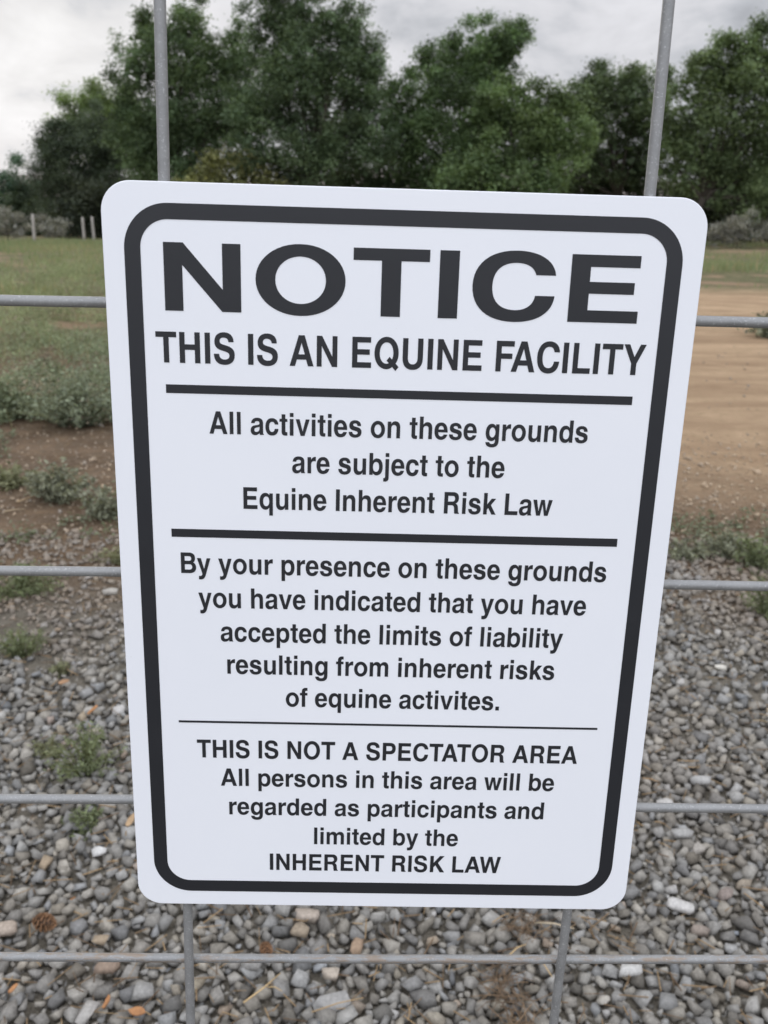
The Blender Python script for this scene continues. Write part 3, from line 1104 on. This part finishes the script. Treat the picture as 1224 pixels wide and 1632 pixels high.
OR = (.36, .175, .075)
chip(218, 1611, .032, .017, -.25, OR, 'broad orange bark chip at the bottom left, below the bottom wire', 901)
chip(170, 1595, .022, .009, 1.0, OR, 'narrow orange bark chip up left of the broad chip at the bottom', 902)
chip(116, 1431, .016, .009, -.8, OR, 'small orange bark chip above the pine cone at the lower left', 903)
chip(148, 1130, .036, .011, .6, (.42, .2, .08), 'bright orange bark chip above the feathery weed on the left', 904)
chip(102, 1086, .034, .018, -.1, (.34, .2, .11), 'brown orange bark chip in the gravel below the second wire on the left', 905)
chip(208, 1305, .030, .016, 1.2, (.38, .26, .15), 'tan bark chip beside the sign left edge below the third wire', 906)
chip(20, 1575, .020, .008, .9, OR, 'dark orange sliver of bark at the left edge under the bottom wire', 907)


def needle_clump(px, py, wid, n, label, seed):
    r = np.random.default_rng(seed)
    p = gnd(px, py, .025)
    parts = []
    for _ in range(n):
        a = r.uniform(0, 2 * PI)
        L = r.uniform(.03, .075)
        c = Vector((r.normal(0, wid * .28), r.normal(0, wid * .36), r.uniform(.002, .022)))
        d = Vector((math.cos(a), math.sin(a), r.normal(0, .22))) * L * .5
        bend = Vector((-d.y, d.x, 0)) * r.uniform(-.3, .3)
        parts.append(tube([tuple(c - d), tuple(c + bend), tuple(c + d)], [.0006, .0007, .0004], 4))
    v, f = join(parts)
    per = len(v) // n
    k = np.repeat(r.random((n, 1)), per, 0)
    t = np.array([.09, .06, .038]) * (1 - k) + np.array([.27, .185, .11]) * k
    o = link('needle_clump', arr_mesh('needle_clump', v, f, t), MAT_STRAW)
    o.location = (p.x, p.y, gz(p.x, p.y) + .02)
    tag(o, label, 'dry needles', 'clumps of dry needles on the gravel')


needle_clump(800, 1570, .07, 58, 'clump of brown dry needles below the bottom wire left of the right upright wire', 951)
needle_clump(835, 1475, .06, 40, 'loose brown dry needles under the sign bottom edge at the right upright wire', 952)
needle_clump(830, 1625, .05, 34, 'brown dry needles at the bottom edge of the photo left of the right upright wire', 953)

# ------------------------------------------------------------------ wire panel and sign: one leaning frame of reference
SA = Vector((.9996, .0171, -.0209)).normalized()
SB = Vector((.0206, .0177, .9996))
SN = SA.cross(SB).normalized()
SB = SN.cross(SA).normalized()
SP = Vector((.0049, .4041, 1.0835))
PLANE = Matrix.Translation(SP) @ Matrix((SA, SB, SN)).transposed().to_4x4()


def galvanised(rusty):
    m, w, b, out = material('galvanised_wire')
    tc = w.n('ShaderNodeTexCoord')
    P = tc.outputs['Object']
    n1 = w.noise(P, 130, 6, .65)
    n2 = w.noise(P, 900, 4, .6)
    col = w.mix(n1, (.17, .172, .172), (.34, .34, .335))
    col = w.mix(w.smooth(n2, .55, .75), col, (.42, .425, .42))
    mp = w.n('ShaderNodeMapping')
    mp.inputs['Scale'].default_value = (60, 300, 300)
    w.l(P, mp.inputs[0])
    sep = w.n('ShaderNodeSeparateXYZ')
    w.l(P, sep.inputs[0])
    rustzone = w.math('ADD', .10, w.math('MULTIPLY', w.smooth(sep.outputs[1], -.19, -.215), .19 if rusty else 0.0))
    rn = w.math('ADD', w.noise(mp.outputs[0], 1.0, 5, .7), rustzone)
    rust = w.smooth(rn, .76, .92)
    col = w.mix(w.math('MULTIPLY', rust, .6), col, (.25, .17, .10))
    w.l(col, b.inputs['Base Color'])
    b.inputs['Metallic'].default_value = .35
    w.l(w.ramp(n1, [(.3, .42), (.7, .62)]), b.inputs['Roughness'])
    bp = w.n('ShaderNodeBump')
    bp.inputs['Strength'].default_value = .25
    bp.inputs['Distance'].default_value = .0004
    w.l(w.math('ADD', n1, w.math('MULTIPLY', n2, .5)), bp.inputs['Height'])
    w.l(bp.outputs[0], b.inputs['Normal'])
    return m


def build_panel():
    root = empty('wire_panel', (0, 0, 0), 'galvanised welded wire livestock panel standing on the gravel, carrying the notice', 'fence panel')
    root.matrix_world = PLANE
    m, m2 = galvanised(False), galvanised(True)
    r = np.random.default_rng(77)
    R = .00245
    zs, zh = -.0041, -.0086
    known = {0: [(-.1003, .2455), (-.1012, .179), (-.1021, 0), (-.1027, -.1835), (-.1035, -.2594)],
             1: [(.1017, .252), (.1022, .179), (.1006, 0), (.0984, -.182), (.0970, -.2567)]}
    for i in range(-7, 9):
        if i in known:
            k = known[i]
            dx = (k[-1][0] - k[0][0]) / (k[-1][1] - k[0][1])
            pts = [(k[0][0] + dx * .5 * (.436 - k[0][1]), .436)] + k + [(k[-1][0] + dx * .5 * (-1.11 + .26), -1.11)]
        else:
            x = -.1018 + .2032 * i
            pts = [(x + r.normal(0, .001), v) for v in (.436, .25, 0, -.25, -.6, -1.11)]
        V, Fq = tube([(a, b, zs) for a, b in pts], R, 14)
        link('vertical_wire', arr_mesh('vertical_wire', V, Fq, smooth=True), m, root)
    rows = {.431: None, .279: None,
            .127: [(-.1748, .1272), (-.1307, .1276), (.1307, .1268), (.1617, .1269)],
            .0025: [(-.1859, .0020), (-.1308, .0027), (.1319, .0024), (.1802, .0025)],
            -.1215: [(-.1969, -.1222), (-.1297, -.1213), (.1303, -.1211), (.1985, -.1208)],
            -.219: [(-.2056, -.2205), (-.101, -.2199), (0, -.2190), (.2127, -.2160)]}
    for v in (-.317, -.415, -.513, -.611, -.709, -.807, -.905, -1.0):
        rows[v] = None
    for v, k in rows.items():
        if k is None:
            k = [(x, v + r.normal(0, .0012)) for x in (-.8, -.3, 0, .3, .8)]
        pts = [(-1.53, k[0][1]), (-.6, k[0][1])] + k + [(.6, k[-1][1]), (1.53, k[-1][1])]
        if k[0][0] < -.7:
            pts = [(-1.53, k[0][1])] + k + [(1.53, k[-1][1])]
        V, Fq = tube([(a, b, zh) for a, b in pts], R * .97, 14)
        link('horizontal_wire', arr_mesh('horizontal_wire', V, Fq, smooth=True), m2, root)


build_panel()

# ---- lettering: glyph outlines of a bold grotesque, 1000 units to the em: (advance, outline)
def ell(cx, cy, rx, ry, k=.565):
    return (f'M{cx} {cy+ry}C{cx+rx*k} {cy+ry} {cx+rx} {cy+ry*k} {cx+rx} {cy}C{cx+rx} {cy-ry*k} {cx+rx*k} {cy-ry} {cx} {cy-ry}'
            f'C{cx-rx*k} {cy-ry} {cx-rx} {cy-ry*k} {cx-rx} {cy}C{cx-rx} {cy+ry*k} {cx-rx*k} {cy+ry} {cx} {cy+ry}Z')


BOWL_B = 'M320 428C395 428 438 368 438 266C438 163 395 103 320 103C245 103 201 163 201 266C201 368 245 428 320 428Z'
G_P = 'M62 -207L202 -207L202 62C236 10 284 -14 347 -14C490 -14 578 95 578 266C578 440 490 546 346 546C280 546 230 520 195 467L195 532L62 532Z' + BOWL_B
G_Bl = 'M61 0L195 0L195 65C230 12 280 -14 345 -14C490 -14 578 95 578 268C578 440 492 546 347 546C282 546 235 520 201 468L201 718L61 718Z' + BOWL_B
GL = {
    ' ': (278, ''),
    '.': (278, 'M64 0L214 0L214 146L64 146Z'),
    'A': (722, 'M20 0L172 0L225 153L490 153L543 0L702 0L446 718L278 718ZM270 276L450 276L360 545Z'),
    'B': (722, 'M76 0L409 0C575 0 669 75 669 203C669 290 625 350 555 375C605 400 636 450 636 524C636 650 550 718 400 718L76 718Z'
               'M226 430L377 430C450 430 488 455 488 511C488 567 452 593 380 593L226 593ZM226 123L392 123C475 123 517 152 517 217C517 282 475 310 395 310L226 310Z'),
    'C': (722, 'M684 486C668 645 550 737 379 737C170 737 44 590 44 359C44 125 170 -19 378 -19C555 -19 675 85 684 268L533 268C522 165 465 109 380 109C262 109 197 200 197 359C197 518 262 609 380 609C462 609 515 565 531 486Z'),
    'E': (667, 'M76 0L621 0L621 130L226 130L226 307L576 307L576 433L226 433L226 590L607 590L607 718L76 718Z'),
    'F': (611, 'M76 0L226 0L226 301L540 301L540 427L226 427L226 590L587 590L587 718L76 718Z'),
    'H': (722, 'M71 0L221 0L221 308L501 308L501 0L651 0L651 718L501 718L501 436L221 436L221 718L71 718Z'),
    'I': (278, 'M64 0L214 0L214 718L64 718Z'),
    'K': (722, 'M87 0L237 0L237 219L323 308L527 0L722 0L430 417L701 718L508 718L237 411L237 718L87 718Z'),
    'L': (611, 'M76 0L583 0L583 130L226 130L226 718L76 718Z'),
    'N': (722, 'M69 0L209 0L209 486L508 0L654 0L654 718L514 718L514 236L218 718L69 718Z'),
    'O': (778, ell(389, 359, 345, 378) + ell(389, 359, 194, 249)),
    'P': (667, 'M76 0L226 0L226 263L399 263C543 263 627 350 627 490C627 635 547 718 392 718L76 718ZM226 391L368 391C443 391 478 425 478 490C478 556 443 590 368 590L226 590Z'),
    'Q': (778, 'M389 737C584 737 734 580 734 359C734 262 706 182 655 118L742 38L655 -55L556 36C506 0 451 -19 389 -19C194 -19 44 138 44 359C44 580 194 737 389 737Z'
               'M389 608C275 608 195 505 195 359C195 213 275 110 389 110C415 110 438 115 459 123L394 183L480 275L545 213C570 250 583 300 583 359C583 505 503 608 389 608Z'),
    'R': (722, 'M76 0L226 0L226 281L362 281C440 281 468 252 472 170C476 95 474 45 500 0L677 0L677 22C635 45 632 80 627 160C622 270 595 315 520 340C600 370 644 430 644 524C644 645 566 718 425 718L76 718Z'
               'M226 403L390 403C465 403 494 435 494 499C494 563 465 594 393 594L226 594Z'),
    'S': (667, 'M601 513C601 660 492 737 330 737C160 737 60 650 60 518C60 390 140 344 290 310C420 280 478 262 478 195C478 135 425 106 343 106C245 106 190 150 189 235L39 235C39 70 150 -19 336 -19C520 -19 629 66 629 212C629 340 545 396 410 428L320 449C245 467 208 485 208 533C208 585 252 614 321 614C405 614 450 578 455 513Z'),
    'T': (611, 'M231 0L381 0L381 590L598 590L598 718L14 718L14 590L231 590Z'),
    'U': (722, 'M72 718L72 255C72 80 180 -19 361 -19C543 -19 651 80 651 255L651 718L501 718L501 262C501 165 452 111 361 111C271 111 222 165 222 262L222 718Z'),
    'W': (944, 'M186 0L333 0L472 520L611 0L758 0L937 718L786 718L681 240L553 718L394 718L264 238L159 718L7 718Z'),
    'Y': (667, 'M259 0L409 0L409 270L653 718L488 718L336 422L180 718L15 718L259 270Z'),
    'a': (556, 'M527 0L527 20C505 32 500 48 500 82L500 372C500 485 425 546 279 546C140 546 58 485 48 372L181 372C188 418 218 438 275 438C335 438 364 415 364 375C364 335 345 325 275 315L210 306C85 288 29 240 29 142C29 45 95 -14 194 -14C262 -14 320 10 366 58C366 35 370 15 380 0Z'
               'M364 258L364 205C364 135 312 91 242 91C195 91 168 113 168 156C168 202 195 220 255 232C310 243 340 248 364 258Z'),
    'b': (611, G_Bl),
    'c': (556, 'M524 345C514 470 420 546 286 546C125 546 34 440 34 266C34 92 125 -14 283 -14C425 -14 516 70 524 205L389 205C378 142 342 103 285 103C215 103 174 160 174 266C174 372 215 428 285 428C342 428 378 398 388 345Z'),
    'd': (611, ('mirror', 612, G_Bl)),
    'e': (556, 'M528 229L172 229C174 145 215 97 280 97C327 97 362 118 378 160L519 160C490 48 400 -14 276 -14C118 -14 23 90 23 266C23 440 118 546 276 546C438 546 528 430 528 229ZM175 319L380 319C374 395 338 438 278 438C218 438 181 395 175 319Z'),
    'f': (333, 'M87 0L227 0L227 438L318 438L318 532L227 532L227 565C227 602 245 618 284 618L318 616L318 723C300 726 280 727 256 727C145 727 87 672 87 572L87 532L10 532L10 438L87 438Z'),
    'g': (611, 'M553 532L421 532L421 460C385 518 335 546 270 546C130 546 40 435 40 262C40 92 128 -14 266 -14C328 -14 378 10 412 60L412 5C412 -70 375 -107 302 -107C240 -107 205 -88 196 -48L50 -48C58 -155 150 -217 298 -217C465 -217 553 -145 553 -5Z'
               + ell(296, 266, 116, 162)),
    'h': (611, 'M65 0L205 0L205 312C205 385 245 425 310 425C375 425 405 390 405 320L405 0L545 0L545 343C545 475 475 546 358 546C288 546 242 515 205 460L205 718L65 718Z'),
    'i': (278, 'M69 0L209 0L209 532L69 532ZM69 600L209 600L209 725L69 725Z'),
    'j': (278, 'M69 532L69 -50C69 -85 55 -98 25 -98L3 -97L3 -210C20 -213 40 -214 60 -214C165 -214 209 -165 209 -75L209 532ZM69 600L209 600L209 725L69 725Z'),
    'k': (556, 'M69 0L209 0L209 165L258 217L395 0L562 0L355 317L548 532L376 532L209 334L209 718L69 718Z'),
    'l': (278, 'M69 0L209 0L209 718L69 718Z'),
    'm': (889, 'M64 0L204 0L204 325C204 388 238 424 292 424C345 424 375 395 375 335L375 0L515 0L515 325C515 388 548 424 603 424C656 424 686 395 686 335L686 0L826 0L826 362C826 482 765 546 656 546C585 546 535 515 497 460C470 517 420 546 350 546C285 546 236 515 198 463L198 532L64 532Z'),
    'n': (611, 'M65 0L205 0L205 312C205 385 245 425 310 425C375 425 405 390 405 320L405 0L545 0L545 343C545 475 475 546 358 546C288 546 235 515 198 458L198 532L65 532Z'),
    'o': (611, ell(306, 266, 272, 280) + ell(306, 266, 132, 166)),
    'p': (611, G_P),
    'q': (611, ('mirror', 614, G_P)),
    'r': (389, 'M64 0L204 0L204 285C204 368 248 404 330 404L384 400L384 545L360 546C290 546 235 510 198 440L198 532L64 532Z'),
    's': (556, 'M497 365C493 480 405 546 272 546C140 546 49 485 49 380C49 275 115 240 240 214C340 193 372 180 372 144C372 108 335 89 277 89C210 89 172 118 170 170L30 170C34 55 120 -14 272 -14C425 -14 519 55 519 165C519 262 460 305 340 331C235 354 196 365 196 402C196 430 228 445 275 445C330 445 356 415 360 365Z'),
    't': (333, 'M92 438L10 438L10 532L92 532L92 676L232 676L232 532L309 532L309 438L232 438L232 155C232 115 245 104 280 104L309 106L309 0C285 -4 265 -6 237 -6C135 -6 92 35 92 125Z'),
    'u': (611, 'M545 532L405 532L405 220C405 147 365 107 300 107C235 107 206 142 206 212L206 532L66 532L66 189C66 57 136 -14 253 -14C323 -14 376 17 412 74L412 0L545 0Z'),
    'v': (556, 'M204 0L351 0L543 532L394 532L279 140L162 532L13 532Z'),
    'w': (778, 'M164 0L309 0L390 385L470 0L614 0L769 532L624 532L541 150L461 532L320 532L240 145L156 532L10 532Z'),
    'y': (556, 'M10 532L200 15C204 3 206 -8 206 -18C206 -65 175 -92 118 -92L70 -90L70 -207C95 -212 115 -214 140 -214C250 -214 300 -165 340 -55L539 532L393 532L280 155L162 532Z'),
}
KERN = {'AW': -60, 'LA': 0, 'TA': -74, 'AT': -74, 'LI': 0, 'TY': 0, 'FA': -111, 'By': -20, 'LAW': 0, 'La': 0, 'AC': -10, 'y.': -60, 'RK': 0}


def parse(path):
    import re
    flip = None
    if isinstance(path, tuple):
        _, flip, path = path
    toks = re.findall(r'[MLCZ]|-?\d+\.?\d*', path)
    out, cur, i = [], [], 0
    while i < len(toks):
        c = toks[i]
        i += 1
        if c == 'M':
            cur = [(float(toks[i]), float(toks[i + 1]))]
            i += 2
        elif c == 'L':
            cur.append((float(toks[i]), float(toks[i + 1])))
            i += 2
        elif c == 'C':
            p = [float(t) for t in toks[i:i + 6]]
            i += 6
            x0, y0 = cur[-1]
            for s in range(1, 13):
                t = s / 12
                u = 1 - t
                cur.append((u**3 * x0 + 3 * u * u * t * p[0] + 3 * u * t * t * p[2] + t**3 * p[4],
                            u**3 * y0 + 3 * u * u * t * p[1] + 3 * u * t * t * p[3] + t**3 * p[5]))
        elif c == 'Z':
            if math.hypot(cur[0][0] - cur[-1][0], cur[0][1] - cur[-1][1]) < 1e-3:
                cur.pop()
            if flip:
                cur = [(flip - x, y) for x, y in cur][::-1]
            out.append(cur)
    return out


def fill(name, contours, mat, parent, depth=.00006, z=.0001):
    """flat filled outlines with holes, a hair thick, as one mesh"""
    cu = bpy.data.curves.new(name, 'CURVE')
    cu.dimensions = '2D'
    cu.fill_mode = 'BOTH'
    cu.extrude = depth
    for c in contours:
        sp = cu.splines.new('POLY')
        sp.points.add(len(c) - 1)
        sp.points.foreach_set('co', [k for x, y in c for k in (x, y, 0, 1)])
        sp.use_cyclic_u = True
    tmp = bpy.data.objects.new(name, cu)
    COL.objects.link(tmp)
    bpy.context.view_layer.update()
    me = bpy.data.meshes.new_from_object(tmp.evaluated_get(bpy.context.evaluated_depsgraph_get()))
    me.name = name
    bpy.data.objects.remove(tmp)
    bpy.data.curves.remove(cu)
    me.materials.clear()
    o = link(name, me, mat, parent)
    o.location = (0, 0, z)
    return o


def rrect(x, y, r, n=12):
    pts = []
    for cx, cy, a0 in ((x - r, y - r, 0), (-x + r, y - r, 90), (-x + r, -y + r, 180), (x - r, -y + r, 270)):
        for i in range(n + 1):
            a = math.radians(a0 + 90 * i / n)
            pts.append((cx + r * math.cos(a), cy + r * math.sin(a)))
    return pts


def text_line(name, text, x0, x1, base, cap, mat, parent, bold=0.0):
    pen, cs = 0.0, []
    for i, ch in enumerate(text):
        adv, path = GL[ch]
        if path:
            for c in parse(path):
                cs.append([(x + pen, y) for x, y in c])
        pen += adv + KERN.get(text[i:i + 2], 0)
    lo = min(x for c in cs for x, _ in c)
    hi = max(x for c in cs for x, _ in c)
    sx, sy = (x1 - x0) / (hi - lo), cap / 718
    cs = [[(x0 + (x - lo) * sx, base + y * sy) for x, y in c] for c in cs]
    return fill(name, cs, mat, parent)


def build_sign():
    root = empty('notice_sign', (0, 0, 0), 'white rectangular notice sign with black border and lettering fixed to the wire panel', 'sign')
    root.matrix_world = PLANE
    m, w, b, out = material('white_sign_face')
    tc = w.n('ShaderNodeTexCoord')
    n1 = w.noise(tc.outputs['Object'], 9, 5, .6)
    n2 = w.noise(tc.outputs['Object'], 260, 3, .6)
    n3 = w.noise(tc.outputs['Object'], 700, 2, .5)
    col = w.mix(n1, (.77, .785, .82), (.815, .825, .85))
    col = w.mix(w.smooth(n2, .72, .86), col, (.60, .58, .55))
    w.l(col, b.inputs['Base Color'])
    w.l(w.ramp(n1, [(.3, .38), (.7, .5)]), b.inputs['Roughness'])
    bp = w.n('ShaderNodeBump')
    bp.inputs['Strength'].default_value = .06
    bp.inputs['Distance'].default_value = .0003
    w.l(n3, bp.inputs['Height'])
    w.l(bp.outputs[0], b.inputs['Normal'])
    k, w, b, out = material('black_print')
    tc = w.n('ShaderNodeTexCoord')
    w.l(w.mix(w.noise(tc.outputs['Object'], 30, 5, .6), (.012, .013, .016), (.021, .022, .026)), b.inputs['Base Color'])
    b.inputs['Roughness'].default_value = .45
    b.inputs['Specular IOR Level'].default_value = .4
    # plate with a rounded rim
    bm = bmesh.new()
    rings = []
    for (ins, z) in ((.0004, -.0016), (0, -.0013), (0, -.0003), (.0003, 0)):
        rings.append([bm.verts.new((x, y, z)) for x, y in rrect(.127 - ins, .1778 - ins, .0125 - ins, 10)])
    for a, c in zip(rings, rings[1:]):
        n = len(a)
        for i in range(n):
            bm.faces.new((a[i], a[(i + 1) % n], c[(i + 1) % n], c[i]))
    bm.faces.new(rings[-1])
    bm.faces.new(rings[0][::-1])
    me = bpy.data.meshes.new('plate')
    bm.to_mesh(me)
    bm.free()
    link('plate', me, m, root)
    fill('border', [rrect(.1181, .1694, .0188, 16), rrect(.1113, .1629, .0118, 16)], k, root)
    for y0, y1 in ((.0901, .0939), (.0237, .0276), (-.0717, -.0706)):
        fill('divider_line', [[(-.1028, y0), (.1028, y0), (.1028, y1), (-.1028, y1)]], k, root)
    lines = (('NOTICE', -.1018, .1011, .1256, .0282), ('THIS IS AN EQUINE FACILITY', -.1065, .1066, .1034, .0133),
             ('All activities on these grounds', -.0843, .0845, .0724, .0101),
             ('are subject to the', -.0476, .0482, .0553, .0101),
             ('Equine Inherent Risk Law', -.0697, .0712, .0379, .0102),
             ('By your presence on these grounds', -.0990, .0993, .0061, .0101),
             ('you have indicated that you have', -.0914, .0913, -.0110, .0101),
             ('accepted the limits of liability', -.0814, .0816, -.0281, .0101),
             ('resulting from inherent risks', -.0786, .0790, -.0450, .0101),
             ('of equine activites.', -.0506, .0534, -.0620, .0101),
             ('THIS IS NOT A SPECTATOR AREA', -.0943, .0943, -.0909, .0099),
             ('All persons in this area will be', -.0830, .0839, -.1067, .0098),
             ('regarded as participants and', -.0791, .0799, -.1232, .0098),
             ('limited by the', -.0363, .0372, -.1400, .0098),
             ('INHERENT RISK LAW', -.0589, .0600, -.1559, .0098))
    for i, (t, x0, x1, y, c) in enumerate(lines):
        o = text_line('heading_text' if i < 2 else 'text_line', t, x0, x1, y, c, k, root)
        o['label'] = 'black lettering reading ' + t.rstrip('.')


build_sign()
